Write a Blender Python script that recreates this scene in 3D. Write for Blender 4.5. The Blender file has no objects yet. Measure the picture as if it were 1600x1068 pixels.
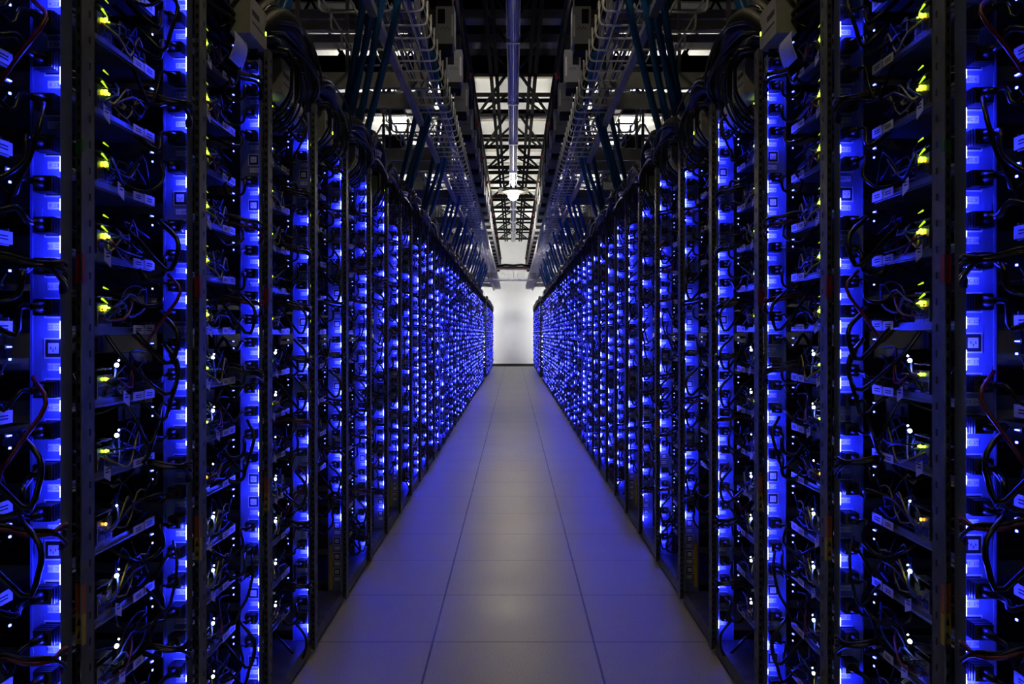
import bpy, math, random
from mathutils import Vector, Matrix
R = random.Random(7)
C = bpy.context.scene.collection
CAM_H = 1.165            # eye height above the raised floor
SIDES = (('left', -1), ('right', 1))

# ------------------------------------------------------------------ materials
def mat(name, col, rough=.5, metal=0.0, spec=.5, noise=None, coat=0.0):
    m = bpy.data.materials.new(name); m.use_nodes = True
    nt = m.node_tree; b = nt.nodes['Principled BSDF']
    b.inputs['Base Color'].default_value = (*col, 1)
    b.inputs['Roughness'].default_value = rough
    b.inputs['Metallic'].default_value = metal
    b.inputs['Specular IOR Level'].default_value = spec
    if coat: b.inputs['Coat Weight'].default_value = coat
    if noise:
        sc, amt = noise
        tc = nt.nodes.new('ShaderNodeTexCoord'); nz = nt.nodes.new('ShaderNodeTexNoise')
        nz.inputs['Scale'].default_value = sc; nz.inputs['Detail'].default_value = 4
        nt.links.new(tc.outputs['Object'], nz.inputs['Vector'])
        r = nt.nodes.new('ShaderNodeValToRGB')
        r.color_ramp.elements[0].position = .3; r.color_ramp.elements[1].position = .7
        r.color_ramp.elements[0].color = (*[c * (1 - amt) for c in col], 1)
        r.color_ramp.elements[1].color = (*[min(1, c * (1 + amt)) for c in col], 1)
        nt.links.new(nz.outputs['Fac'], r.inputs['Fac']); nt.links.new(r.outputs['Color'], b.inputs['Base Color'])
    return m
def emit(name, col, s):
    m = bpy.data.materials.new(name); m.use_nodes = True
    nt = m.node_tree; nt.nodes.clear()
    o = nt.nodes.new('ShaderNodeOutputMaterial'); e = nt.nodes.new('ShaderNodeEmission')
    e.inputs['Color'].default_value = (*col, 1); e.inputs['Strength'].default_value = s
    nt.links.new(e.outputs[0], o.inputs['Surface'])
    return m
M = {}
M['post'] = mat('galvanised_post', (.17, .17, .16), .45, .8, noise=(30, .25))
M['post_dark'] = mat('dark_slot', (.006, .006, .006), .7)
M['frame'] = mat('rack_frame_steel', (.07, .07, .07), .5, .6, noise=(12, .3))
M['base'] = mat('rack_base_steel', (.10, .10, .11), .45, .7, noise=(20, .3))
M['panel'] = mat('power_strip_paint', (.20, .23, .40), .35, .2, noise=(25, .12))
M['rim'] = mat('socket_rim', (.80, .80, .82), .4)
M['hole'] = mat('socket_black', (.01, .01, .012), .5)
M['paper'] = mat('label_paper', (.86, .86, .88), .6)
M['ink'] = mat('label_ink', (.02, .02, .03), .6)
M['loom'] = mat('wrapped_loom', (.006, .006, .007), .55, 0, .25)
M['plug'] = mat('black_rubber', (.010, .010, .012), .38, 0, .5)
M['cord'] = mat('black_cord', (.006, .006, .007), .30, 0, .4)
M['redwire'] = mat('red_wire', (.13, .006, .012), .4)
M['yelwire'] = mat('yellow_wire', (.40, .32, .02), .4)
M['bluewire'] = mat('blue_wire', (.02, .05, .35), .4)
M['tray'] = mat('tray_sheet_steel', (.22, .24, .26), .42, .7, noise=(18, .2))
M['board'] = mat('circuit_board', (.012, .030, .030), .4, noise=(60, .6))
M['box'] = mat('drive_case', (.06, .06, .065), .35, .7)
M['sink'] = mat('heat_sink', (.10, .10, .12), .35, .8)
M['jack'] = mat('jack_housing', (.30, .31, .30), .25, .9)
M['handle'] = mat('green_lit_handle', (.42, .46, .20), .4, .3)  # yellow-green cast of the status lights painted into the metal colour
M['warn_red'] = mat('red_sticker', (.35, .015, .01), .5)
M['warn_org'] = mat('orange_sticker', (.50, .13, .01), .5)
M['warn_yel'] = mat('yellow_sticker', (.60, .42, .02), .5)
M['warn_grn'] = mat('green_sticker', (.01, .18, .01), .5)
M['hose'] = mat('blue_hose', (.02, .15, .46), .30, 0, .6)
M['wire'] = mat('zinc_wire', (.88, .88, .92), .28, .15)
M['strut'] = mat('strut_steel', (.36, .37, .41), .45, .3, noise=(8, .2))
M['duct'] = mat('bus_duct', (.016, .018, .026), .75, 0, spec=.15, noise=(6, .3))
M['dark_red'] = mat('dark_red_paint', (.12, .02, .015), .5)
M['washer'] = emit('added_wall_light_tube', (1.0, .98, .94), 15)
M['washer_low'] = emit('added_low_wall_light_tube', (1.0, .98, .94), 70)  # both for the hidden lights added to brighten the end wall
M['tap'] = mat('tap_box_paint', (.36, .38, .46), .45, .1, noise=(15, .1))
M['lever'] = mat('red_lever', (.55, .03, .01), .4)
M['truss'] = mat('truss_paint', (.007, .006, .006), .8, spec=.1)
M['beam'] = mat('lit_beam_paint', (.60, .57, .44), .6, noise=(5, .15))  # yellow light falling on the beams put into their pale colour
M['sheet'] = mat('white_sheet', (.70, .70, .72), .6)
M['beige'] = mat('beige_case', (.35, .34, .30), .5, noise=(30, .1))
M['rail'] = mat('polished_channel', (.70, .70, .82), .22, .75)
M['black'] = mat('black_paint', (.01, .01, .01), .6)
M['white_metal'] = mat('white_enamel', (.7, .7, .68), .4)
BLUE = (.021, .029, 1.0)
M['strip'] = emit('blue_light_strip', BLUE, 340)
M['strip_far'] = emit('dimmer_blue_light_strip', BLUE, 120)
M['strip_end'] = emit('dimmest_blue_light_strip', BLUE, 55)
M['ledblue'] = emit('blue_led', (.10, .13, 1.0), 9)
M['ledgreen'] = emit('green_led', (.55, 1.0, .03), 9)
M['ledyel'] = emit('yellow_led', (1.0, .75, .03), 5)
M['ledamb'] = emit('amber_led', (1.0, .5, .05), 4)
M['ledwhite'] = emit('white_led', (.70, .85, 1.0), 40)
M['glowgreen'] = emit('green_led_glow', (.55, .85, .02), 1.1)  # glow around the green lights, given as emission
M['bulb'] = emit('lamp_bulb', (1.0, .90, .68), 300)
M['uplight'] = emit('added_uplight_tube', (1.0, .98, .92), 135)  # for the troughs added to brighten the ceiling
M['added_tube_strong'] = emit('added_aisle_tube_strong', (1.0, .88, .70), 75)
M['added_tube'] = emit('added_aisle_tube', (1.0, .84, .52), 46)  # for the tubes added out of view above the near aisle

# ------------------------------------------------------------------ mesh builder
class MB:
    def __init__(s): s.v = []; s.f = []; s.m = []; s.ms = []; s.sm = []
    def mi(s, m):
        m = M[m] if isinstance(m, str) else m
        if m not in s.ms: s.ms.append(m)
        return s.ms.index(m)
    def poly(s, pts, m):
        n = len(s.v); s.v += [tuple(p) for p in pts]; s.f.append(tuple(range(n, n + len(pts)))); s.m.append(s.mi(m)); s.sm.append(False)
    def box(s, x0, x1, y0, y1, z0, z1, m):
        n = len(s.v); k = s.mi(m)
        s.v += [(x, y, z) for z in (z0, z1) for y in (y0, y1) for x in (x0, x1)]
        for q in ((0,2,3,1),(4,5,7,6),(0,1,5,4),(2,6,7,3),(0,4,6,2),(1,3,7,5)):
            s.f.append(tuple(n + i for i in q)); s.m.append(k); s.sm.append(False)
        return s
    def bar(s, a, b, w, h, m):      # square bar between two points
        a = Vector(a); b = Vector(b); d = (b - a).normalized()
        u = d.cross(Vector((0, 0, 1)));
        if u.length < 1e-4: u = Vector((1, 0, 0))
        u.normalize(); t = d.cross(u).normalized(); u *= w / 2; t *= h / 2
        n = len(s.v); k = s.mi(m)
        for p in (a, b): s.v += [tuple(p + q) for q in (-u - t, u - t, u + t, -u + t)]
        for q in ((0,1,2,3),(7,6,5,4),(0,4,5,1),(1,5,6,2),(2,6,7,3),(3,7,4,0)):
            s.f.append(tuple(n + i for i in q)); s.m.append(k); s.sm.append(False)
        return s
    def tube(s, pts, r, m, sides=6, caps=True):
        pts = [Vector(p) for p in pts]; k = s.mi(m); n0 = len(s.v); N = len(pts)
        t0 = (pts[1] - pts[0]).normalized()
        u = t0.cross(Vector((.3, .2, 1))).normalized()
        for i, p in enumerate(pts):
            t = (pts[min(i + 1, N - 1)] - pts[max(i - 1, 0)]).normalized()
            u = (u - t * u.dot(t)).normalized(); w = t.cross(u)
            rr = r[i] if isinstance(r, (list, tuple)) else r
            for j in range(sides):
                a = 2 * math.pi * j / sides
                s.v.append(tuple(p + (u * math.cos(a) + w * math.sin(a)) * rr))
        for i in range(N - 1):
            for j in range(sides):
                j2 = (j + 1) % sides
                s.f.append((n0 + i*sides + j, n0 + i*sides + j2, n0 + (i+1)*sides + j2, n0 + (i+1)*sides + j)); s.m.append(k); s.sm.append(True)
        if caps:
            s.f.append(tuple(n0 + j for j in reversed(range(sides)))); s.m.append(k); s.sm.append(False)
            s.f.append(tuple(n0 + (N-1)*sides + j for j in range(sides))); s.m.append(k); s.sm.append(False)
        return s
    def ball(s, c, r, m, seg=10, rings=6, sc=(1, 1, 1)):
        k = s.mi(m); n0 = len(s.v)
        for i in range(rings + 1):
            th = math.pi * i / rings
            for j in range(seg):
                a = 2 * math.pi * j / seg
                s.v.append((c[0] + r*sc[0]*math.sin(th)*math.cos(a), c[1] + r*sc[1]*math.sin(th)*math.sin(a), c[2] + r*sc[2]*math.cos(th)))
        for i in range(rings):
            for j in range(seg):
                j2 = (j + 1) % seg
                s.f.append((n0+i*seg+j, n0+(i+1)*seg+j, n0+(i+1)*seg+j2, n0+i*seg+j2)); s.m.append(k); s.sm.append(True)
        return s
    def add(s, o, off=(0, 0, 0), sx=1):
        n = len(s.v); mp = [s.mi(m) for m in o.ms]
        ox, oy, oz = off
        s.v += [(ox + sx * x, oy + y, oz + z) for x, y, z in o.v]
        if sx > 0: s.f += [tuple(n + i for i in f) for f in o.f]
        else: s.f += [tuple(n + i for i in reversed(f)) for f in o.f]
        s.m += [mp[i] for i in o.m]; s.sm += o.sm
        return s
    def mesh(s, name):
        me = bpy.data.meshes.new(name); me.from_pydata(s.v, [], s.f)
        for m in s.ms: me.materials.append(m)
        me.polygons.foreach_set('material_index', s.m); me.polygons.foreach_set('use_smooth', s.sm)
        me.update(); return me
def obj(name, me, parent=None, loc=None, **props):
    if isinstance(me, MB): me = me.mesh(name)
    o = bpy.data.objects.new(name, me); C.objects.link(o)
    if parent is not None: o.parent = parent
    if loc is not None: o.location = loc
    for k, v in props.items(): o[k] = v
    return o
def thing(name, label, cat, loc=(0, 0, 0), sx=1, group=None):
    o = bpy.data.objects.new(name, None); C.objects.link(o); o.location = loc
    o.scale = (sx, 1, 1); o['label'] = label; o['category'] = cat
    if group: o['group'] = group
    o.empty_display_size = .1
    return o
def spline(P, n=4):
    P = [Vector(p) for p in P]; Q = [P[0] * 2 - P[1]] + P + [P[-1] * 2 - P[-2]]; out = []
    for i in range(1, len(Q) - 2):
        a, b, c, d = Q[i-1:i+3]
        for k in range(n):
            t = k / n
            out.append(.5 * ((2*b) + (c - a)*t + (2*a - 5*b + 4*c - d)*t*t + (3*b - a - 3*c + d)*t**3))
    out.append(P[-1]); return out
ONES = 'zeroth first second third fourth fifth sixth seventh eighth ninth tenth eleventh twelfth thirteenth fourteenth fifteenth sixteenth seventeenth eighteenth nineteenth'.split()
def nth(n):
    if n < 20: return ONES[n]
    t = {2: 'twent', 3: 'thirt', 4: 'fort', 5: 'fift'}[n // 10]
    return t + 'ieth' if n % 10 == 0 else t + 'y-' + ONES[n % 10]

# ------------------------------------------------------------------ layout
POSTS = [.95, 1.513, 2.076, 2.653, 3.276, 3.894, 4.546]
while POSTS[-1] + .613 < 22.0: POSTS.append(POSTS[-1] + .613)
RACKS = [(POSTS[i], POSTS[i+1]) for i in range(len(POSTS) - 1)]
y = 24.1
while y + .613 < 32.2: RACKS.append((y, y + .613)); y += .613
NR = len(RACKS)
RACK_H = 2.005
LIFT = {'left': 0.0, 'right': .009}
SHELF0, SHELF_P, SHELF_N = CAM_H + .567 + .1405, .1405, 13       # top shelf height, pitch, count
REC_H, REC_P, REC_N = CAM_H + .744, .0665, 28                      # label of socket 1
BARE = {4: (10, 4), 7: (11, 3)}      # racks with empty bottom: first empty shelf index, number of unused sockets

# ---- 5x7 lettering
GL = {'R': '11110 10001 10001 11110 10100 10010 10001', 'E': '11111 10000 10000 11110 10000 10000 11111', 'C': '01110 10001 10000 10000 10000 10001 01110',
      '0': '01110 10001 10011 10101 11001 10001 01110', '1': '00100 01100 00100 00100 00100 00100 01110', '2': '01110 10001 00001 00110 01000 10000 11111',
      '3': '11110 00001 00001 01110 00001 00001 11110', '4': '00010 00110 01010 10010 11111 00010 00010', '5': '11111 10000 11110 00001 00001 10001 01110',
      '6': '00110 01000 10000 11110 10001 10001 01110', '7': '11111 00001 00010 00100 01000 01000 01000', '8': '01110 10001 10001 01110 10001 10001 01110',
      '9': '01110 10001 10001 01111 00001 00010 01100'}
def lettering(mb, text, x, z, y, h):
    p = h / 7
    for ch in text:
        if ch == ' ': x += 3 * p; continue
        for r, row in enumerate(GL[ch].split()):
            c = 0
            while c < 5:
                if row[c] == '1':
                    e = c
                    while e < 5 and row[e] == '1': e += 1
                    x0, x1, z1, z0 = x + c*p, x + e*p, z - r*p, z - (r+1)*p
                    mb.poly([(x0, y, z0), (x1, y, z0), (x1, y, z1), (x0, y, z1)], 'ink'); c = e
                else: c += 1
        x += 6 * p

# ------------------------------------------------------------------ rack frame meshes (x = distance outwards from the aisle centre, y from far post)
near_post = MB()
near_post.box(.720, .724, 0, .032, .02, RACK_H, 'post').box(.720, .745, .030, .033, .02, RACK_H, 'post')
zz = .06
while zz < RACK_H - .03:
    near_post.box(.7194, .7201, .013, .018, zz, zz + .012, 'post_dark'); zz += .0444
near_post = near_post.mesh('near_post')
far_post = MB()
far_post.box(.720, .7355, -.003, 0, .02, RACK_H, 'post').box(.720, .7225, -.014, 0, .02, RACK_H, 'post')
zz = .05
while zz < RACK_H - .03:
    far_post.box(.7255, .7325, -.0036, -.0029, zz, zz + .011, 'post_dark'); zz += .0222
far_post = far_post.mesh('far_post')
rear_post = MB().box(1.50, 1.53, 0, .03, .02, RACK_H, 'frame').mesh('rear_post')
top_panel = MB(); top_panel.box(.83, 1.53, -.60, -.02, RACK_H - .012, RACK_H, 'frame'); top_panel = top_panel.mesh('top_panel')
base_plate = MB()
base_plate.box(.735, 1.53, -.535, -.02, .045, .06, 'base').box(.735, .75, -.535, -.02, .012, .045, 'base').box(1.50, 1.53, -.535, -.02, .012, .045, 'base')
base_plate = base_plate.mesh('base_plate')
foot = MB().tube([(0, 0, 0), (0, 0, .004), (0, 0, .008), (0, 0, .05)], [.022, .022, .008, .008], 'frame', 10).mesh('levelling_foot')
def sticker(name, h0, h1, m, tri=False):
    b = MB(); b.box(.7192, .7199, -.0138, -.0003, h0, h1, m)
    b.box(.7226, .7352, -.0042, -.0036, h0, h1, m)
    if tri:
        for t in (.30, .72):
            z = h0 + (h1 - h0) * t
            b.poly([(.7245, -.0045, z - .006), (.7335, -.0045, z - .006), (.729, -.0045, z + .008)], 'ink')
    return b.mesh(name)
st_red = sticker('warning_sticker', CAM_H + .085, CAM_H + .135, 'warn_red')
st_org = sticker('warning_sticker', CAM_H - .468, CAM_H - .418, 'warn_org')
st_yel = sticker('warning_sticker', CAM_H - .520, CAM_H - .468, 'warn_yel', True)
st_grn = sticker('inspection_sticker', CAM_H + .305, CAM_H + .325, 'warn_grn')

# ------------------------------------------------------------------ power strip (PDU) meshes
PX0, PX1 = .7365, .796
outlet = MB()
outlet.box(.7415, .7735, -.0015, 0, -.017, .017, 'rim').box(.7440, .7710, -.0022, -.0015, -.0145, .0145, 'hole')
outlet.box(.7490, .7660, -.0035, -.0022, -.0085, .0085, 'rim')
for dx, dz in ((-.004, .0), (.004, .0), (0, -.004)): outlet.box(.7575+dx-.0007, .7575+dx+.0007, -.0039, -.0035, dz-.002, dz+.0025, 'hole')
outlet_me = outlet.mesh('outlet')
lab_mb = []
for n in range(1, REC_N + 1):
    b = MB(); b.box(.7425, .7680, -.0012, 0, -.0062, .0062, 'paper')
    t = 'REC %d' % n; p = .0056 / 7; w = (3 * 6 + 3 + 6 * len(str(n))) * p
    lettering(b, t, .7552 - w / 2, .0028, -.0014, .0056)
    lab_mb.append(b)
lab_me = [b.mesh('label') for b in lab_mb]
def panel_mb(full=True):
    b = MB(); b.box(PX0, PX1, -.030, -.013, .05, CAM_H + .80, 'panel')
    b.box(PX1 - .004, PX1, -.033, -.030, .05, CAM_H + .80, 'panel')
    for n in range(0, REC_N, 4): b.box(.777, .789, -.0315, -.030, REC_H - REC_P*n - .045, REC_H - REC_P*n - .005, 'panel')
    return b
panel_me = panel_mb().mesh('panel')
def unused_sticker():
    return MB().box(.777, .790, -.0335, -.0315, .07, .26, 'warn_yel').mesh('warning_sticker')
unused_me = unused_sticker()
def strip_mb(seed, skip=0, m='strip'):
    r = random.Random(seed); b = MB()
    for n in range(REC_N - skip):
        if r.random() < (.10 if (n + seed) % 2 else .55): continue
        z = REC_H - REC_P * n; L = r.choice((.012, .018, .022, .027)) if (n + seed) % 2 else r.choice((.004, .008, .013)); z += r.uniform(-.006, .010)
        b.box(.7366, .7384, -.0500, -.0455, z - L/2 - .003, z + L/2 + .003, m)
    return b
def strip_holder(): return MB().box(.7358, .7366, -.052, -.030, .05, CAM_H + .80, 'panel').mesh('strip_holder')
holder_me = strip_holder()
strips = [strip_mb(i).mesh('light_strip') for i in range(5)]
far_strips = [strip_mb(i, 0, 'strip_far').mesh('light_strip') for i in range(5)]
end_strips = [strip_mb(i, 0, 'strip_end').mesh('light_strip') for i in range(5)]
strips_bare = {k: strip_mb(50 + k, v[1]).mesh('light_strip') for k, v in BARE.items()}
simple = panel_mb()
for n in range(REC_N):
    simple.add(outlet, (0, -.030, REC_H - REC_P*n + .031)); simple.box(.7425, .7680, -.0312, -.030, REC_H - REC_P*n - .0062, REC_H - REC_P*n + .0062, 'paper')
    simple.box(.7475, .763, -.0315, -.0312, REC_H - REC_P*n - .002, REC_H - REC_P*n + .002, 'ink')
simple_me = simple.mesh('panel')

# ------------------------------------------------------------------ power cords
def cord_parts(seed):
    r = random.Random(seed)
    pl = MB()
    pl.box(-.0145, .0155, -.034, 0, -.0125, .0125, 'plug')
    for i in range(3): pl.box(-.0155, .0165, -.028 + i*.008, -.024 + i*.008, -.0135, .0135, 'plug')
    pl.tube([(0, -.034, 0), (.002, -.046, 0), (.005, -.060, 0)], [.0100, .0080, .0055], 'plug', 7)
    k = seed % 6
    rr = r.uniform(.0036, .0056)
    P = [(.005, -.055, 0), (r.uniform(.004, .018), -.074, r.uniform(-.012, .006))]
    if k == 4:      # a lazy loop
        c = Vector((.02, -.10, -.03)); q = .028
        for a in range(5): P.append((c.x + q*math.cos(a*1.25 + 2.6), c.y - .006*a, c.z + q*math.sin(a*1.25 + 2.6)))
    elif k == 5:    # hangs out towards the aisle
        P += [(-.028, -.095, -.035), (-.034, -.11, -.075), (-.012, -.12, -.105)]
    elif k == 1:
        P += [(r.uniform(.0, .02), -.085, -.04), (r.uniform(.02, .04), -.12, r.uniform(-.09, -.05))]
    else:
        P += [(r.uniform(.005, .03), -.095, r.uniform(-.045, .02)), (r.uniform(.03, .06), -.12, r.uniform(-.05, .02))]
    P += [(r.uniform(.055, .075), -.13 - r.uniform(0, .05), r.uniform(-.06, .03)), (.10, -.15 - r.uniform(0, .1), r.uniform(-.06, .04)), (.16, -.20 - r.uniform(0, .1), r.uniform(-.05, .05))]
    co = MB().tube(spline(P, 3), rr, 'cord', 6)
    tg = None
    if k in (0, 2):
        tg = MB(); p = Vector(P[-3]); a = r.uniform(-.9, .9); u = Vector((math.cos(a), -.3, math.sin(a))).normalized(); w = Vector((-math.sin(a), .1, math.cos(a))).normalized()
        q = p + Vector((0, -.006, 0)); u2, w2 = u * .022, w * .011
        n = u.cross(w).normalized() * .0006
        for sgn in (1, -1): tg.poly([q + n*sgn, q + u2 + n*sgn, q + u2 + w2 + n*sgn, q + w2 + n*sgn][::sgn], 'paper')
        for t in (.25, .5, .75):
            a0 = q + w2 * t; v = n * 1.4
            for sg in (1, -1): tg.poly([a0 + u2*.12 + v*sg, a0 + u2*.85 + v*sg, a0 + u2*.85 + w2*.1 + v*sg, a0 + u2*.12 + w2*.1 + v*sg][::sg], 'ink')
    return pl, co, tg
CORDS = [cord_parts(i) for i in range(30)]
CORD_ME = [(a.mesh('plug'), b.mesh('power_cord'), t.mesh('tag') if t else None) for a, b, t in CORDS]
CORD_FULL = []
for a, b, t in CORDS:
    q = MB(); q.add(a); q.add(b)
    if t: q.add(t)
    CORD_FULL.append(q)

def drape(seed):      # a cable hanging in a curve across the front of the power strip
    r = random.Random(seed); z = r.uniform(-.03, .03)
    P = [(-.012 + r.uniform(-.006, .02), -.05, z + .05), (-.030 + r.uniform(-.006, .012), -.085, z + .01), (-.020 + r.uniform(-.01, .02), -.10, z - .05), (.01 + r.uniform(-.02, .02), -.10, z - .09), (.04, -.10, z - .06 + r.uniform(-.08, .05)), (.09, -.14, z - r.uniform(-.02, .08))]
    return MB().tube(spline(P, 3), r.uniform(.003, .0048), 'redwire' if seed % 10 == 3 else 'cord', 5)
def loom(seed):       # a few cables running together across the power strip towards the trays
    r = random.Random(seed); b = MB(); z = r.uniform(-.02, .02)
    for i in range(r.randint(3, 5)):
        a = r.uniform(-.012, .012)
        P = [(.15, -.26, z + a), (.09, -.17 + a, z + a + r.uniform(-.01, .01)), (.04, -.095, z + a + .01), (.0, -.085 + a*.5, z + a), (-.030, -.07, z + a - .004), (-.036, -.03, z + a - .015 + r.uniform(-.02, .02)), (-.022, -.02, z - .04 + a)]
        b.tube(spline(P, 3), r.uniform(.0024, .0042), 'redwire' if r.random() < .1 else 'cord', 5)
    return b
DRAPES = [drape(300 + i) if i % 2 else loom(300 + i) for i in range(10)]
DRAPE_ME = [d.mesh('draped_cable') for d in DRAPES]
# ------------------------------------------------------------------ server trays (origin: far front corner of the shelf; x outwards, y negative towards the viewer)
def tray_mb():
    b = MB(); b.box(0, .62, -.455, 0, -.003, 0, 'tray').box(0, .0025, -.455, 0, -.006, .010, 'tray').box(0, .62, -.003, 0, 0, .022, 'tray').box(0, .62, -.455, -.452, 0, .022, 'tray')
    b.box(-.006, 0, -.455, 0, -.0035, -.0005, 'tray')
    return b
tray_me = tray_mb().mesh('tray')
bd = MB(); bd.box(.02, .42, -.44, -.03, .008, .011, 'board')
rr_ = random.Random(3)
for _ in range(26):
    x, yy = rr_.uniform(.03, .4), rr_.uniform(-.42, -.05); w = rr_.uniform(.005, .02); h = rr_.uniform(.004, .02)
    bd.box(x, x + w, yy, yy + w * 1.3, .011, .011 + h, rr_.choice(('hole', 'sink', 'box')))
for i in range(6): bd.box(.10, .22, -.30 + i*.009, -.297 + i*.009, .011, .042, 'board')
board_me = bd.mesh('circuit_board')
hs = MB(); hs.box(.07, .13, -.19, -.11, .011, .018, 'sink')
for i in range(10): hs.box(.07, .13, -.19 + i*.0085, -.187 + i*.0085, .018, .048, 'sink')
sink_me = hs.mesh('heat_sink')
dv = MB(); dv.box(.03, .135, -.435, -.335, .012, .038, 'box').box(.03, .135, -.435, -.335, .044, .070, 'box').box(.034, .131, -.43, -.34, .038, .044, 'hole').box(.0285, .03, -.42, -.36, .018, .032, 'paper')
drive_me = dv.mesh('drive')
ps = MB(); ps.box(.24, .40, -.20, -.06, .012, .085, 'box').box(.235, .24, -.17, -.10, .02, .075, 'hole')
psu_me = ps.mesh('power_supply')
jk = MB(); jk.box(.0, .03, -.262, -.198, .010, .056, 'jack')
for i in range(2): jk.box(-.0006, .0, -.256 + i*.029, -.234 + i*.029, .016, .034, 'hole')
jk.box(.0, .022, -.262, -.198, .066, .069, 'jack')
jk.poly([(-.001, -.262, .074), (-.001, -.198, .056), (.02, -.198, .056), (.02, -.262, .074)], 'jack')
jack_me = jk.mesh('port_block')
def led(kind):
    b = MB()
    if kind == 'green':
        b.ball((-.003, -.232, .048), .0042, 'ledgreen', sc=(1, .8, 1)); b.ball((-.003, -.219, .046), .0028, 'ledgreen'); b.ball((-.003, -.236, .043), .0030, 'ledyel')
        b.tube([(-.002, -.245, .064), (-.002, -.222, .056)], [.0026, .0010], 'glowgreen', 6); b.tube([(-.004, -.243, .086), (-.004, -.222, .083)], [.0020, .0006], 'glowgreen', 6)  # slivers that stand for the glow around the green light
    elif kind == 'small': b.ball((-.003, -.232, .048), .0034, 'ledgreen'); b.ball((-.003, -.222, .047), .0022, 'ledgreen')
    elif kind == 'amber': b.ball((-.003, -.232, .046), .0026, 'ledamb', sc=(1, 1, 1.5))
    elif kind == 'white': b.ball((-.006, -.190, .074), .0052, 'ledwhite', sc=(.7, 1.2, .8)); b.ball((-.004, -.176, .083), .0018, 'ledwhite')
    elif kind == 'dim': b.ball((-.006, -.190, .074), .0020, 'ledwhite')
    return b
LED_MB = {k: led(k) for k in ('green', 'small', 'amber', 'white', 'dim')}
LED_ME = {k: v.mesh('status_light') for k, v in LED_MB.items()}
blb = MB(); blb.box(-.004, -.001, -.009, .001, .1145, .1165, 'ledblue'); blb.box(-.003, -.001, -.004, .001, .094, .0975, 'ledblue'); blb.box(0, .02, -.012, .004, .112, .119, 'box')  # lower chip is the lit end of a label, put in as emission
bluebar_me = blb.mesh('blue_light')
hd = MB(); hp = [(-.002, -.45, .002), (-.020, -.445, .002), (-.030, -.415, .002), (-.024, -.385, .002), (-.002, -.395, .002)]
hd.tube(spline(hp, 3), .0022, 'handle', 6)
hd.box(-.014, -.002, -.44, -.41, .0, .002, 'handle'); handle_me = hd.mesh('handle')
def paper_mb(y0, y1, z0, z1, til=.0):
    b = MB(); b.poly([(-.0068, y0, z0), (-.0068, y1, z0 - til), (-.0068, y1, z1 - til), (-.0068, y0, z1)][::-1], 'paper')
    b.poly([(-.0062, y0, z0), (-.0062, y1, z0 - til), (-.0062, y1, z1 - til), (-.0062, y0, z1)], 'paper')
    w = y1 - y0; h = z1 - z0
    for t in (.3, .55): b.poly([(-.0071, y0 + w*.2, z0 + h*t), (-.0071, y0 + w*.75, z0 + h*t), (-.0071, y0 + w*.75, z0 + h*(t+.12)), (-.0071, y0 + w*.2, z0 + h*(t+.12))][::-1], 'ink')
    return b
PAP = [paper_mb(-.112, -.060, -.004, .014).mesh('label'), paper_mb(-.055, -.002, -.004, .016).mesh('label'), paper_mb(-.178, -.150, -.002, .022, .012).mesh('label')]
def wiring(seed):
    r = random.Random(seed); b = MB()
    for i in range(7):
        m = r.choice(('cord', 'cord', 'cord', 'redwire', 'yelwire', 'bluewire', 'cord'))
        P = [(.004, -.25 + r.uniform(0, .05), r.uniform(.02, .05)), (-.012 + r.uniform(-.01, .02), -.21 + r.uniform(-.03, .03), r.uniform(.015, .06)),
             (r.uniform(-.014, .03), -.13, r.uniform(.005, .09)), (r.uniform(-.01, .04), -.06, r.uniform(.01, .1)), (r.uniform(0, .05), -.005, r.uniform(.02, .1))]
        b.tube(spline(P, 3), r.uniform(.0014, .0030), m, 5)
    for i in range(3):
        P = [(.03, -.42 + .03*i, .05), (r.uniform(-.01, .02), -.36, r.uniform(.03, .08)), (.01, -.30, r.uniform(.02, .07)), (.03, -.26, .03)]
        b.tube(spline(P, 3), .002, 'cord', 5)
    return b.mesh('wiring')
WIR = [wiring(100 + i) for i in range(8)]
def kind_of(k):      # lights by shelf index from the top (0 = top)
    kk = k - 1
    if kk <= 4: return ('green',)
    if kk in (5, 6): return ('small', 'white')
    if kk == 7: return ('amber', 'dim')
    return ('white',)
KTXT = {('green',): 'with green status light', ('small', 'white'): 'with green and white lights', ('amber', 'dim'): 'with tiny amber light', ('white',): 'with bright white light'}

# ------------------------------------------------------------------ build both rows
NEAR_SERVERS, NEAR_CORDS, NEAR_STRIPS = 11, 5, 8
far_servers = MB(); far_cords = MB()
fs = MB(); fs.box(0, .5, -.455, 0, -.003, 0, 'tray').box(0, .0025, -.455, 0, -.006, .010, 'tray').box(-.0068, -.006, -.112, -.002, -.004, .015, 'paper').box(.03, .14, -.43, -.33, .012, .07, 'box')
fs.box(.0, .03, -.262, -.198, .010, .056, 'jack').box(.07, .13, -.19, -.11, .0, .048, 'sink').add(blb).box(-.02, .0, -.45, -.39, 0, .003, 'handle')
for P in ([(0, -.22, .03), (-.012, -.12, .05), (.02, 0, .06)], [(0, -.25, .05), (.0, -.15, .02), (.03, 0, .03)]): fs.tube(P, .003, 'cord', 4, False)
FS = {}
for kd in KTXT:
    b = MB(); b.add(fs)
    for q in kd:
        z = {'green': (-.232, .046, 'ledgreen', .004), 'small': (-.232, .046, 'ledgreen', .003), 'amber': (-.232, .046, 'ledamb', .0025), 'white': (-.19, .074, 'ledwhite', .004), 'dim': (-.19, .074, 'ledwhite', .002)}[q]
        b.box(-.006, -.001, z[0]-z[3], z[0]+z[3], z[1]-z[3], z[1]+z[3], z[2])
    FS[kd] = b

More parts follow.
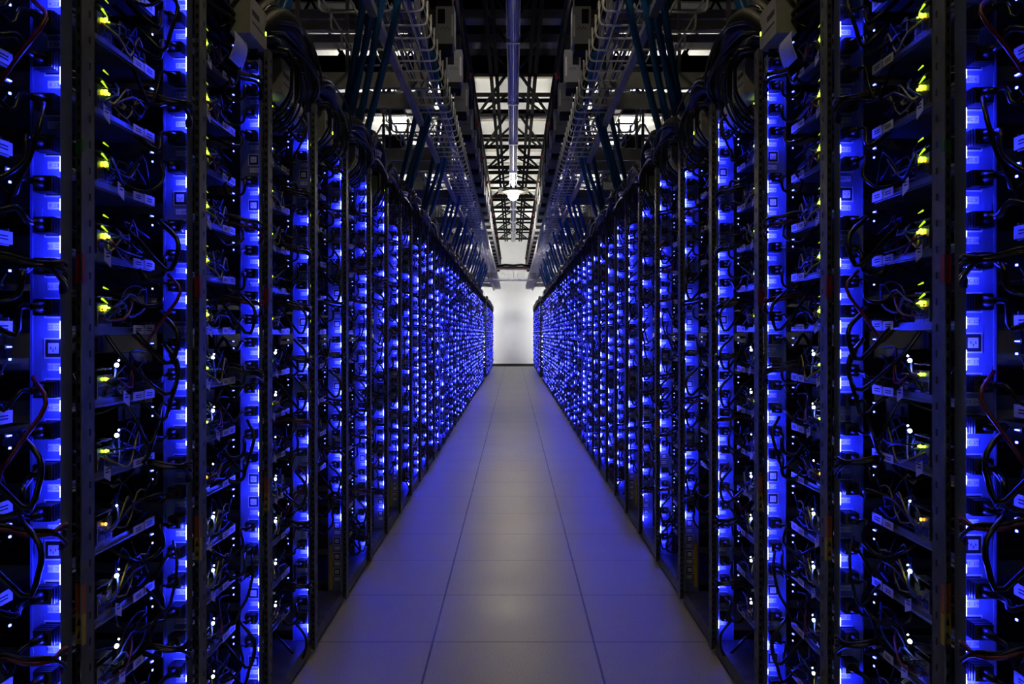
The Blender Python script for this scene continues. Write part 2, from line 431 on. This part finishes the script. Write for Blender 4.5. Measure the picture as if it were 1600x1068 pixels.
for side, sx in SIDES:
    lift = LIFT[side]
    for i, (ya, yb) in enumerate(RACKS):
        nm = nth(i + 1); L = yb - ya
        rk = thing('server_rack', 'open steel server rack, %s from the camera in the %s row' % (nm, side), 'server rack', (0, yb, 0), sx, 'server racks of the %s row' % side)
        obj('post', near_post, rk, (0, -L, 0)); obj('post', far_post, rk)
        obj('post', rear_post, rk, (0, -L + .001, 0)); obj('post', rear_post, rk, (0, -.035, 0))
        obj('top_panel', top_panel, rk); obj('base_plate', base_plate, rk)
        if i < 12:
            for fx in (.765, 1.49):
                for fy in (-.50, -.06): obj('levelling_foot', foot, rk, (fx, fy, 0))
        if i in (0, 1, 2, 5):
            obj('warning_sticker', st_red, rk, label='red warning sticker'); obj('warning_sticker', st_org, rk, label='orange warning sticker'); obj('warning_sticker', st_yel, rk, label='yellow sticker with black triangles')
            if i == 0: obj('inspection_sticker', st_grn, rk, label='small green sticker')
        # power strip
        pd = thing('power_strip', 'blue-lit vertical power strip at the far post of the %s row\'s %s rack' % (side, nm), 'power strip', (0, yb, lift), sx, 'power strips of the %s row' % side)
        bare = BARE.get(i)
        inw = -.0145 if i >= 14 else 0.0; pd.location = (sx * inw, yb, lift)
        if i < NEAR_STRIPS:
            obj('panel', panel_me, pd)
            for n in range(REC_N):
                z = REC_H - REC_P * n
                obj('socket', outlet_me, pd, (0, -.030, z + .031)); obj('label', lab_me[n], pd, (0, -.030, z), label='white socket label reading REC %d' % (n + 1))
        else: obj('panel', simple_me, pd)
        if i < 12: obj('strip_holder', holder_me, pd)
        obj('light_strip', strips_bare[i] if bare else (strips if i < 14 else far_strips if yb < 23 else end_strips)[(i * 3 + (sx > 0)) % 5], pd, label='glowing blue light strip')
        if bare: obj('warning_sticker', unused_me, pd, label='yellow warning sticker')
        # cords
        rc = random.Random(1000 + i)
        for n in range(REC_N - (bare[1] if bare else 0)):
            if rc.random() < .10: continue
            v = rc.randrange(30); z = REC_H - REC_P * n + .031 + lift; x = .7575
            if i < NEAR_CORDS and n % 3 == 1: far_cords.add(DRAPES[rc.randrange(10)], (sx * x, yb - .0335, z), sx)
            if i < NEAR_CORDS:
                c = thing('power_cable', 'black power cord in socket REC %d of the %s row\'s %s rack' % (n + 1, side, nm), 'power cord', (sx * x, yb - .0335, z), sx, 'power cords of the nearest racks')
                a, b, t = CORD_ME[v]
                obj('plug', a, c); obj('cord', b, c)
                if t: obj('tag', t, c, label='white cable tag')
            else:
                far_cords.add(CORD_FULL[v], (sx * (x + inw), yb - .0335, z), sx)
                if n % 2: far_cords.add(DRAPES[rc.randrange(10)], (sx * (x + inw), yb - .0335, z), sx)
        # servers
        for k in range(SHELF_N):
            if bare and k >= bare[0]: continue
            z = SHELF0 - SHELF_P * k + lift; kd = kind_of(k)
            if i < NEAR_SERVERS:
                s = thing('server_tray', 'server tray %s, %s shelf down in the %s row\'s %s rack' % (KTXT[kd], nth(k + 1), side, nm), 'server', (sx * .80, yb - .087, z), sx, 'server trays of the nearest racks')
                obj('tray', tray_me, s); obj('circuit_board', board_me, s); obj('heat_sink', sink_me, s); obj('drive', drive_me, s); obj('power_supply', psu_me, s)
                obj('port_block', jack_me, s)
                for q in kd: obj('status_light', LED_ME[q], s, label={'green': 'green status light', 'small': 'green status light', 'amber': 'amber status light', 'white': 'white status light', 'dim': 'dim white status light'}[q])
                obj('light_bar', bluebar_me, s, label='blue light bar'); obj('handle', handle_me, s)
                obj('label', PAP[0], s); obj('label', PAP[1], s)
                if rc.random() < .6: obj('label', PAP[2], s, (0, rc.uniform(-.08, .02), 0))
                obj('wiring', WIR[rc.randrange(8)], s)
            else: far_servers.add(FS[kd], (sx * .80, yb - .087, z), sx)
o = obj('server_tray_rows', far_servers); o['kind'] = 'stuff'; o['label'] = 'distant server trays filling both rows of racks towards the end wall'; o['category'] = 'servers'
o = obj('power_cable_tangle', far_cords); o['kind'] = 'stuff'; o['label'] = 'tangle of thin black cables draped across the blue power strips of both rows'; o['category'] = 'power cords'

# ------------------------------------------------------------------ cable bundles heaped on the rack tops
def bundle(seed, spill=9):
    r = random.Random(seed); b = MB()
    for i in range(34):
        x0 = r.uniform(.725, .93); lift_ = r.uniform(.03, .19); x1 = x0 + r.uniform(-.04, .03)
        P = [(x0 + .05, -.66 + r.uniform(-.1, .1), -.10 + r.uniform(-.05, .06)), (x0, -.50 + r.uniform(-.04, .04), lift_ * .7 + .01), (x0 + r.uniform(-.035, .02), -.32 + r.uniform(-.05, .05), lift_ + .01),
             (x1, -.14, lift_ * .9 + .01), (x1, .02, .02 + lift_*.35), (x1 + .03, .10, -.08)]
        for p in (0, -1): P[p] = (P[p][0] + .02, P[p][1], max(P[p][2], .012))
        b.tube(spline(P, 4), r.uniform(.004, .0085), 'cord', 6)
    for i in range(7 if spill else 0):     # thick wrapped looms arching along the aisle edge
        x0 = r.uniform(.735, .80); q = r.uniform(.018, .034); hh = r.uniform(.05, .15)
        b.tube(spline([(x0 + .03, -.62, q + .01), (x0, -.46, q + hh*.8), (x0 + r.uniform(-.02, .02), -.30, q + hh), (x0, -.14, q + hh*.7), (x0 + .02, .02, q + .01)], 4), q, 'loom', 9)
    for i in range(4):
        x0 = .775 + .045 * i; q = .024 + .008 * (i % 2)
        b.tube(spline([(x0, -.60, q), (x0 + .01, -.40, q + r.uniform(.02, .07)), (x0, -.2, q + r.uniform(.01, .06)), (x0, .0, q)], 4), q, 'loom', 9)
    for i in range(spill):      # loops spilling over the aisle edge
        x0 = r.uniform(.715, .735); yy = r.uniform(-.5, -.1); q = r.uniform(.03, .06)
        P = [(.78, yy, .03), (x0 - .012, yy + q*.3, .02 + q*.5), (x0 - .014, yy + q, -.03), (x0 + .0, yy + q*1.6, -q - .02), (.76, yy + q*1.8, -q - .06), (.80, yy + q*1.9, -q - .08)]
        b.tube(spline(P, 3), r.uniform(.003, .005), 'cord', 6)
    return b
BUN = [bundle(40 + i).mesh('cable_bundle') for i in range(4)]
BUN_IN = bundle(60, 0).mesh('cable_bundle')
for side, sx in SIDES:
    for i, (ya, yb) in enumerate(RACKS):
        if i < 1: continue
        o = obj('cable_bundle', BUN_IN if i < 3 else BUN[(i * 2 + i // 3) % 4], None, (sx * (.075 if i < 3 else 0), yb, RACK_H + .002)); o.scale = (sx, 1, 1 if i % 3 else 1.25)
        o['label'] = 'black cable bundle heaped on top of the %s row\'s %s rack' % (side, nth(i + 1)); o['category'] = 'cable bundle'; o['group'] = 'cable bundles on the rack tops'
    # small cases and curled sheets at the top of the near racks
    for j, (yc, h, ln) in enumerate(((2.62, .875, .17), (2.98, .80, .20), (3.62, .80, .16), (4.30, .80, .16), (5.1, .80, .16))):
        b = MB(); b.box(.742, .80, -ln/2, ln/2, -.055, .055, 'beige').box(.7412, .742, -ln/2 + .02, -ln/2 + .09, .005, .02, 'ink').box(.7412, .742, -ln/2 + .02, ln/2 - .03, -.018, -.015, 'ink')
        t = thing('switch_box', 'small beige network box on the top edge, above the %s row\'s %s rack' % (side, nth(j + 3)), 'network box', (0, yc, CAM_H + h + .03), sx, 'network boxes on the rack tops')
        obj('case', b, t); obj('status_light', MB().box(.7405, .742, ln/2 - .014, ln/2 - .008, -.01, .0, 'ledgreen'), t, label='green status light')
    for j, (yc, h, x0) in enumerate(((2.50, .79, .76), (3.14, .77, .752), (4.30, .80, .75))):
        b = MB(); N = 8
        for a in range(N):
            def pt(u, e): return (x0 - .012*math.sin(u*2.6) + .02*u, -.055 + .11*e, .035 - .075*u + .01*math.sin(u*3))
            u0, u1 = a / N, (a + 1) / N
            b.poly([pt(u0, 0), pt(u1, 0), pt(u1, 1), pt(u0, 1)], 'sheet')
        me = b.mesh('paper_sheet'); o = obj('paper_sheet', me, None, (0, yc, CAM_H + h)); o.scale = (sx, 1, 1)
        md = o.modifiers.new('s', 'SOLIDIFY'); md.thickness = .002
        o['label'] = 'curled white paper sheet stuck at the top of the %s row\'s %s rack' % (side, nth(j + 3)); o['category'] = 'paper sheet'

# ------------------------------------------------------------------ overhead: wire trays, hoses, bus ducts, struts
HT = CAM_H + 1.58
ROD = MB().tube([(.70, 0, .09), (.70, 0, .02), (.685, 0, .0), (.47, 0, 0), (.45, 0, .006), (.44, 0, .025), (.44, 0, .125)], .006, 'wire', 6).mesh('rod')
ROD2 = MB().tube([(.76, 0, .0), (1.13, 0, 0), (1.16, 0, .008), (1.175, 0, .03), (1.18, 0, .15)], .008, 'wire', 6).mesh('rod')
for side, sx in SIDES:
    t = thing('cable_tray', 'wire basket cable tray hung above the %s edge of the aisle' % side, 'cable tray', (0, 0, HT), sx)
    w = MB(); yy = 3.6; rod_n = 0
    while yy < 31.5:
        P = [(.70, yy, .09), (.70, yy, .02), (.685, yy, .0), (.47, yy, 0), (.45, yy, .006), (.44, yy, .025), (.44, yy, .125)]
        rod_n += 1
        if rod_n <= 100: obj('rod', ROD, t, (0, yy, 0))
        else: w.tube(P, .0055, 'wire', 5)
        yy += .2
    obj('rod', w, t)['kind'] = 'stuff'
    w = MB()
    for x, z in ((.447, .10), (.447, .05), (.52, .004), (.60, .004), (.693, .06)): w.tube([(x, 3.5, z), (x, 31.5, z)], .003, 'wire', 5)
    w.box(.655, .695, 3.5, 31.5, -.05, -.012, 'strut')
    obj('side_rail', w, t)
    # data cables lying in the tray
    b = MB(); r = random.Random(9)
    for i in range(14):
        x = r.uniform(.49, .66); P = []
        for j in range(24): P.append((x + r.uniform(-.02, .02), 3.6 + j * 1.2, .02 + r.uniform(0, .05)))
        b.tube(spline(P, 2), r.uniform(.003, .006), r.choice(('cord', 'cord', 'cord', 'bluewire', 'redwire', 'wire')), 5)
    o = obj('data_cables', b, None, (0, 0, HT)); o.scale = (sx, 1, 1); o['kind'] = 'stuff'; o['label'] = 'loose data cables lying in the %s wire tray' % side; o['category'] = 'cables'
    for j in range(14):
        b = MB(); b.ball((0, 0, 0), .016, 'sheet', 8, 5, (1, .8, .6)); yy = 4.6 + j * 1.35
        o = obj('cable_tag', b, None, (sx * (.50 + .03 * (j % 3)), yy, HT + .035)); o['label'] = 'white cable tag in the %s wire tray, %s from the camera' % (side, nth(j + 1)); o['category'] = 'cable tag'; o['group'] = 'cable tags in the %s wire tray' % side
    # second tray, higher and over the racks
    t = thing('cable_tray', 'higher wide cable tray above the %s row of racks' % side, 'cable tray', (0, 0, CAM_H + 1.95), sx)
    w = MB(); yy = 4.0
    while yy < 31:
        obj('rod', ROD2, t, (0, yy, 0)); yy += .36
    w = MB()
    for x, z in ((1.178, .12), (.78, .0), (.95, .0)): w.tube([(x, 3.6, z), (x, 31, z)], .006, 'wire', 5)
    obj('side_rail', w, t)
    # struts in pairs
    n = 0
    for y0 in (5.8, 8.2, 10.5, 12.9, 15.3, 17.7, 20.1, 24.5, 27, 29.5):
        for dy in (0, .52):
            n += 1
            b = MB(); b.box(.56, 2.4, -.02, .02, 0, .10, 'strut').box(.60, .64, -.012, .012, .10, 1.5, 'strut').box(1.5, 1.53, -.012, .012, .10, 1.5, 'strut')
            o = obj('support_strut', b, None, (0, y0 + dy, CAM_H + 1.585)); o.scale = (sx, 1, 1)
            o['label'] = 'grey steel crossbar under the %s trays, %s from the camera' % (side, nth(n)); o['category'] = 'support bar'; o['group'] = 'crossbars under the %s trays' % side
    # bus duct with tap boxes
    t = thing('bus_duct', 'dark power bus duct running above the %s wire tray' % side, 'bus duct', (0, 0, CAM_H + 2.42), sx)
    b = MB(); b.box(.42, .56, 4.5, 31, 0, .16, 'duct').box(.40, .58, 4.5, 31, .16, .18, 'duct')
    for j in range(12): b.box(.41, .57, 5.0 + j * 2.2, 5.12 + j * 2.2, -.012, .17, 'duct')
    obj('duct', b, t)
    for j in range(24):
        yy = 6.25 + j * .95
        t = thing('hanging_tap_box', 'grey power tap box under the %s bus duct, %s from the camera' % (side, nth(j + 1)), 'tap box', (sx * .475, yy, CAM_H + 2.02), sx, 'tap boxes under the %s bus duct' % side)
        b = MB(); b.box(-.065, .065, 0, .16, 0, .26, 'tap').box(-.05, .05, .01, .15, .26, .41, 'duct').box(.0, .05, -.004, 0, .14, .24, 'duct').box(-.058, -.045, -.006, 0, .05, .2, 'wire').box(-.05, .06, .0, .14, -.05, 0, 'duct')
        for q in range(5): b.box(-.03 + q*.013, -.024 + q*.013, -.003, 0, .10 + (q % 2)*.01, .108 + (q % 2)*.01, 'black')
        obj('box', b, t)
        if j % 2 == 0: obj('lever', MB().tube([(-.07, .0, .30), (-.095, -.01, .345)], .012, 'lever', 8), t, label='red lever')
    # a black conduit run outside the duct
    b = MB()
    for q, x in enumerate((.60, .63, .66)): b.tube([(x, 4.5, 0), (x, 31, 0)], .014, 'duct', 8)
    o = obj('conduit_run', b, None, (0, 0, CAM_H + 2.25)); o.scale = (sx, 1, 1); o['label'] = 'dark conduits running beside the %s bus duct' % side; o['category'] = 'conduit'
    # blue hoses
    drops = [(2.95, .655, 1.3, 2), (4.25, .535, 1.62, 4), (6.5, .58, 1.60, 3), (8.0, .58, 1.57, 3), (10.3, .60, 1.57, 3), (12.2, .60, 1.57, 3), (13.8, .60, 1.57, 3), (15.4, .60, 1.57, 3), (17, .60, 1.57, 3), (18.6, .6, 1.57, 3), (20.2, .6, 1.57, 3), (21.4, .6, 1.57, 3)]
    for j, (yy, x, h, cnt) in enumerate(drops):
        for q in range(cnt):
            r = random.Random(j * 7 + q); dx = q * .048; jt = lambda a: r.uniform(-a, a)
            if j == 0: P = [(.60, .15, .9), (x - .02 + dx*1.2, .12, .30), (x + .045 + dx*1.3, .03, .0), (x + .10 + dx, -.04, -.22), (x + .13 + dx, -.02, -.32)]
            else: P = [(x - .02 + dx*.5, -.25 - .06*q, h - .9 + .35), (x - .015 + dx*.9 + jt(.012), -.02 - .04*q, h - .9 + .22), (x + .045 + dx*1.1 + jt(.012), .11 + jt(.03), h - .9 - .06), (x + .145 + dx*1.1 + jt(.01), .28 + .02*q, h - .9 - .34), (x + .26 + dx*1.2, .45 + .05*q, .06), (x + .30 + dx*1.2, .52 + .05*q, .02)]
            b = MB().tube(spline(P, 6), .0185, 'hose', 12)
            o = obj('hanging_hose', b, None, (0, yy, CAM_H + (.9 if j else 1.24))); o.scale = (sx, 1, 1)
            o['label'] = 'blue hose of the %s side\'s %s drop, %s from the aisle' % (side, nth(j + 1), nth(q + 1)); o['category'] = 'hose'; o['group'] = 'blue hoses of the %s side' % side
    # thin white cord hanging by the struts
    for j, (x, yy, h) in enumerate(((.98, 5.9, 1.5), (.95, 8.4, 1.45))):
        P = [(0, 0, 0), (.005, 0, -.12), (.0, 0, -.25), (.05, .02, -.38), (.07, .02, -.5)]
        o = obj('white_cord', MB().tube(spline(P, 5), .004, 'sheet', 6), None, (sx * x, yy, CAM_H + h + .12)); o.scale = (sx, 1, 1)
        o['label'] = 'thin white cord hanging from the %s crossbar on the %s' % (nth(1 + 2*j), side); o['category'] = 'cord'
    # uplight troughs added above the high trays to brighten the ceiling
    for j in range(7):
        yy = 13.2 + j * 2.9
        t = thing('added_uplight', 'added ceiling uplight trough over the %s row, %s from the camera' % (side, nth(j + 1)), 'added light', (sx * 1.75, yy, CAM_H + 2.75), 1, 'added uplight troughs over the %s row' % side)
        b = MB(); b.box(-.12, .12, 0, 2.0, -.02, 0, 'black').box(-.14, -.12, 0, 2.0, -.02, .16, 'black').box(.12, .14, 0, 2.0, -.02, .16, 'black').box(-.12, .12, -.02, 0, -.02, .16, 'black').box(-.12, .12, 2.0, 2.02, -.02, .16, 'black')
        obj('housing', b, t); obj('tube', MB().box(-.06, .06, .1, 1.9, .02, .05, 'uplight'), t, label='lit tube')

# ------------------------------------------------------------------ aisle light channel, lit lamp, cross tray
zc = CAM_H + 2.7
t = thing('light_channel', 'polished lighting channel running down the middle of the ceiling', 'light channel', (0, 0, zc))
b = MB(); prof = []
for i in range(25):
    a = -math.pi * i / 24; prof.append((.058 * math.cos(a), .030 * math.sin(a)))
b2 = [(p[0] * (1 + .0), p[1]) for p in prof]
for i in range(24):
    (xa, za), (xb, zb) = b2[i], b2[i+1]
    n0 = len(b.v); b.v += [(xa, 5, za), (xa, 26, za), (xb, 26, zb), (xb, 5, zb)]; b.f.append((n0, n0+1, n0+2, n0+3)); b.m.append(b.mi('rail')); b.sm.append(False)
b.box(-.060, .060, 5, 26, -.002, .05, 'rail')
obj('channel', b, t)
b = MB(); b.tube([(-.012, 5, -.034), (-.012, 26, -.034)], .006, 'wire', 8).tube([(.012, 5, -.034), (.012, 26, -.034)], .006, 'wire', 8)  # pale ridges shaped to give the lamp's reflection streaks
obj('streak_ridge', b, t)
b = MB()
for j in range(9): b.box(-.066, .066, 6 + j*2.2, 6.03 + j*2.2, -.045, .052, 'wire')
obj('joint', b, t)
t = thing('ceiling_lamp', 'bright lit lamp hanging under the light channel over the aisle', 'lamp', (0, 16.6, zc - .13))
obj('bulb', MB().ball((0, 0, 0), .10, 'bulb', 16, 10), t, label='glowing bulb'); obj('added_shade', MB().tube([(0, 0, .05), (0, 0, .09), (0, 0, .13)], [.25, .20, .08], 'black', 24), t); obj('socket', MB().tube([(0, 0, .10), (0, 0, .13)], .03, 'black', 10), t)  # dish over the bulb added to block its upward light
for s_, sx in SIDES:
    t = thing('ceiling_fixture', 'round unlit ceiling fixture just %s of the bright lamp' % s_, 'fixture', (sx * .255, 18.6, zc + .27))
    obj('ring', MB().tube([(0, 0, 0), (0, .04, 0)], .065, 'beam', 18), t); obj('lens', MB().tube([(0, -.006, 0), (0, 0, 0)], .048, 'white_metal', 18), t)
    obj('bracket', MB().box(-.12, .12, .02, .06, -.11, -.07, 'truss').box(-.015, .015, .02, .04, -.07, -.05, 'truss'), t)
for j, yy in enumerate((.6, 3.4, 6.6)):  # lights added out of view to brighten the near aisle and overhead trays
    t = thing('added_tube_light', 'added unseen warm tube light over the near aisle, %s from the camera' % nth(j + 1), 'added light', (0, yy, zc), 1, 'added tube lights over the near aisle')
    obj('housing', MB().box(-.07, .07, -.5, .5, 0, .04, 'white_metal'), t); obj('tube', MB().box(-.02, .02, -.45, .45, -.03, 0, 'added_tube' if j < 2 else 'added_tube_strong'), t)
t = thing('cable_tray', 'ladder cable tray crossing the aisle in front of the end wall', 'cable tray', (0, 23, CAM_H + 1.40))
b = MB(); b.box(-.6, .6, 0, .03, .28, .34, 'dark_red').tube([(-.42, -.02, .345), (-.2, -.03, .375), (0, -.02, .36), (.2, -.03, .38), (.42, -.02, .345)], .03, 'cord', 8); b.box(-.75, .75, -.01, .04, -.02, .02, 'wire').box(-.75, .75, .3, .34, -.02, .02, 'wire').box(-.6, .6, -.01, .02, .25, .28, 'strut')
obj('rail', b, t)
b = MB()
for j in range(9): b.box(-.42 + j*.105 - .006, -.42 + j*.105 + .006, 0, .02, 0, .26, 'wire'); b.box(-.42 + j*.105 - .008, -.42 + j*.105 + .008, 0, .33, -.01, .01, 'wire')
b.box(-.58, -.42, .0, .3, 0, .25, 'tap').box(.42, .58, .0, .3, 0, .25, 'tap')
obj('rung', b, t)

for s_, sx in SIDES:  # lights added behind the racks, out of view, to brighten the end wall
    t = thing('added_wall_light', 'added wall washer light hidden behind the %s row to brighten the end wall' % s_, 'added light', (sx * 2.6, 31.3, 0))
    obj('housing', MB().box(-.9, .9, -.04, 0, .9, 1.6, 'black').box(-.9, .9, 0, .12, 1.58, 1.6, 'black'), t); obj('tube', MB().box(-.85, .85, .02, .05, 1.1, 1.35, 'washer_low'), t, label='lit tube')
    obj('housing', MB().box(-.9, .9, -1.14, -1.1, 2.1, 2.95, 'black'), t); obj('tube', MB().box(-.85, .85, -1.08, -1.05, 2.25, 2.85, 'washer'), t, label='lit tube')
    obj('stand', MB().box(-.8, -.76, -1.14, -1.1, 0, 2.1, 'black').box(.76, .8, -1.14, -1.1, 0, 2.1, 'black'), t)
    obj('stand', MB().box(-.8, -.76, -.04, 0, 0, .9, 'black').box(.76, .8, -.04, 0, 0, .9, 'black').box(-.84, -.72, -.2, .2, 0, .02, 'black').box(.72, .84, -.2, .2, 0, .02, 'black'), t)
# ------------------------------------------------------------------ roof structure
def structure(name, b, m=None, loc=None):
    o = obj(name, b, None, loc); o['kind'] = 'structure'; return o
HB = CAM_H + 3.2
ys = [11.1, 13.1, 15.5, 17.4, 19.1, 21.1, 22.9, 25.2, 27.7, 30.4]
b = MB()
for k, yy in enumerate(ys):
    w = .14 if k < 2 else .07
    b.box(-6, 6, yy - w/2, yy + w/2, HB, HB + (.22 if k == 0 else .06), 'truss')
    if k > 0: b.box(-6, 6, yy + .24, yy + .29, HB + .25, HB + .30, 'truss')
    if k % 2 == 0: b.box(-6, 6, yy - .03, yy + .03, HB + .9, HB + .96, 'truss')
    for j in (-6, -5, -4, -3, -2, 1, 2, 3, 4, 5): b.bar((j * 1.0, yy, HB + .03), (j * 1.0 + .5, yy, HB + .93), .03, .03, 'truss').bar((j * 1.0 + .5, yy, HB + .93), (j * 1.0 + 1, yy, HB + .03), .03, .03, 'truss')
    if k < len(ys) - 1:
        y2 = ys[k+1]
        for sx in (-1, 1):
            b.bar((sx * .08, yy, HB + .02), (sx * .50, y2, HB + .02), .03, .03, 'truss')
            b.bar((sx * .50, y2, HB + .02), (sx * .50, yy, HB + .02), .012, .012, 'truss')
            b.bar((sx * .03, yy + .9, HB + .04), (sx * .42, y2, HB + .04), .025, .025, 'truss')
for sx in (-1, 1):
    for x in (.205, .275): b.box(sx*x - .022, sx*x + .022, 4, 31, HB, HB + .05, 'truss')
    for x in (1.5, 3.0): b.box(sx*x - .04, sx*x + .04, 4, 32, HB, HB + .08, 'truss')
    for k in range(7): b.bar((sx*.275, 4.4 + k*.95, HB+.03), (sx*.02, 5.4 + k*.95, HB+.03), .03, .03, 'truss')
structure('roof_truss', b)
b = MB()
for yy, h, w in ((10.07, 3.5, .22), (10.9, 3.5, .24), (9.5, 3.2, .10), (13.5, 3.25, .12), (14.05, 3.3, .10), (7.6, 3.3, .08), (16.6, 3.3, .1), (18.3, 3.4, .08), (20.2, 3.3, .1)):
    for a, c in (((-6, -.62), (.62, 6)) if yy not in (10.07, 10.9, 13.5) else ((-6, 6),)) if yy in (10.07, 10.9, 13.5) else ((-6, -.62), (.62, 6)):
        b.box(a, c, yy - w/2, yy + w/2, CAM_H + h, CAM_H + h + .1, 'beam')
structure('roof_beam', b)
structure('ceiling_dark_box', MB().box(-.95, .95, 10.2, 12.3, CAM_H + 3.64, CAM_H + 4.1, 'duct'))  # dark box added to blacken the middle of the near ceiling

# ------------------------------------------------------------------ room shell
def floor_mat():
    m = mat('raised_floor_tiles', (.40, .385, .34), .36)
    nt = m.node_tree; bs = nt.nodes['Principled BSDF']; N = nt.nodes.new; Lk = nt.links.new
    tc = N('ShaderNodeTexCoord'); sp = N('ShaderNodeSeparateXYZ'); Lk(tc.outputs['Object'], sp.inputs[0])
    def math_(op, a, c=None):
        n = N('ShaderNodeMath'); n.operation = op
        for i, v in enumerate((a, c)):
            if v is None: continue
            if isinstance(v, (int, float)): n.inputs[i].default_value = v
            else: Lk(v, n.inputs[i])
        return n.outputs[0]
    def seam(s, off, pitch, w):
        f = math_('FRACT', math_('DIVIDE', math_('ADD', s, off), pitch))
        return math_('LESS_THAN', math_('MULTIPLY', math_('MINIMUM', f, math_('SUBTRACT', 1.0, f)), pitch), w)
    sm = math_('MAXIMUM', seam(sp.outputs[0], 30.5 + .305, .61, .0040), seam(sp.outputs[1], -3.406 + 61.3, .613, .0032))
    nz = N('ShaderNodeTexNoise'); nz.inputs['Scale'].default_value = 260; nz.inputs['Detail'].default_value = 3; Lk(tc.outputs['Object'], nz.inputs['Vector'])
    n2 = N('ShaderNodeTexNoise'); n2.inputs['Scale'].default_value = 2.2; n2.inputs['Detail'].default_value = 5; Lk(tc.outputs['Object'], n2.inputs['Vector'])
    rp = N('ShaderNodeValToRGB'); rp.color_ramp.elements[0].position = .35; rp.color_ramp.elements[1].position = .65
    rp.color_ramp.elements[0].color = (.26, .235, .17, 1); rp.color_ramp.elements[1].color = (.54, .49, .38, 1); Lk(nz.outputs['Fac'], rp.inputs['Fac'])
    mx = N('ShaderNodeMixRGB'); Lk(sm, mx.inputs['Fac']); Lk(rp.outputs['Color'], mx.inputs['Color1']); mx.inputs['Color2'].default_value = (.012, .012, .012, 1)
    Lk(mx.outputs['Color'], bs.inputs['Base Color'])
    mr = N('ShaderNodeMapRange'); mr.inputs['To Min'].default_value = .30; mr.inputs['To Max'].default_value = .48; Lk(n2.outputs['Fac'], mr.inputs['Value']); Lk(mr.outputs['Result'], bs.inputs['Roughness'])
    return m
M['floor'] = floor_mat()
M['wall_end'] = mat('white_wall_panel', (.74, .75, .76), .7, noise=(1.2, .07))
M['wall_dark'] = mat('dark_wall', (.03, .03, .035), .8)
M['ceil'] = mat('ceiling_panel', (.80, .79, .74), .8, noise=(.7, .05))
M['ceil_unlit'] = mat('ceiling_painted_unlit', (.02, .02, .02), .8)  # near ceiling painted dark in place of its unlit stretch
structure('floor', MB().box(-5, 5, -2, 32.9, -.05, 0, 'floor'))
b = MB(); b.box(-5, 5, 32.75, 32.9, 0, CAM_H + 4.5, 'wall_end')
structure('wall_end', b)
structure('baseboard_end', MB().box(-5, 5, 32.68, 32.75, 0, .10, 'black'))
structure('wall_left', MB().box(-5.1, -5, -2, 32.9, 0, CAM_H + 4.5, 'wall_dark'))
structure('wall_right', MB().box(5, 5.1, -2, 32.9, 0, CAM_H + 4.5, 'wall_dark'))
b = MB(); b.box(-5, 5, 12.0, 32.9, CAM_H + 4.3, CAM_H + 4.4, 'ceil'); b.box(-5, 5, -2, 12.0, CAM_H + 4.3, CAM_H + 4.4, 'ceil_unlit')
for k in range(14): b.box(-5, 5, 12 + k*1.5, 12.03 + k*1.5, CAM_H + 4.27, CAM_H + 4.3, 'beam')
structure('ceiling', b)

# ------------------------------------------------------------------ camera, world, view
cam = bpy.data.cameras.new('camera'); co = bpy.data.objects.new('camera', cam); C.objects.link(co)
co.location = (0, 0, CAM_H); co.rotation_euler = (math.pi / 2, 0, 0)
cam.sensor_width = 36; cam.lens = 36 * 1404 / 1600; cam.shift_x = -2 / 1600; cam.shift_y = -12 / 1600
cam.clip_start = .05; cam.clip_end = 200
sc = bpy.context.scene; sc.camera = co
w = bpy.data.worlds.new('world'); sc.world = w; w.use_nodes = True
w.node_tree.nodes['Background'].inputs[0].default_value = (.5, .5, .6, 1); w.node_tree.nodes['Background'].inputs[1].default_value = .004
vs = sc.view_settings; vs.view_transform = 'Standard'; vs.look = 'None'; vs.gamma = 1; vs.use_curve_mapping = False; vs.exposure = 0
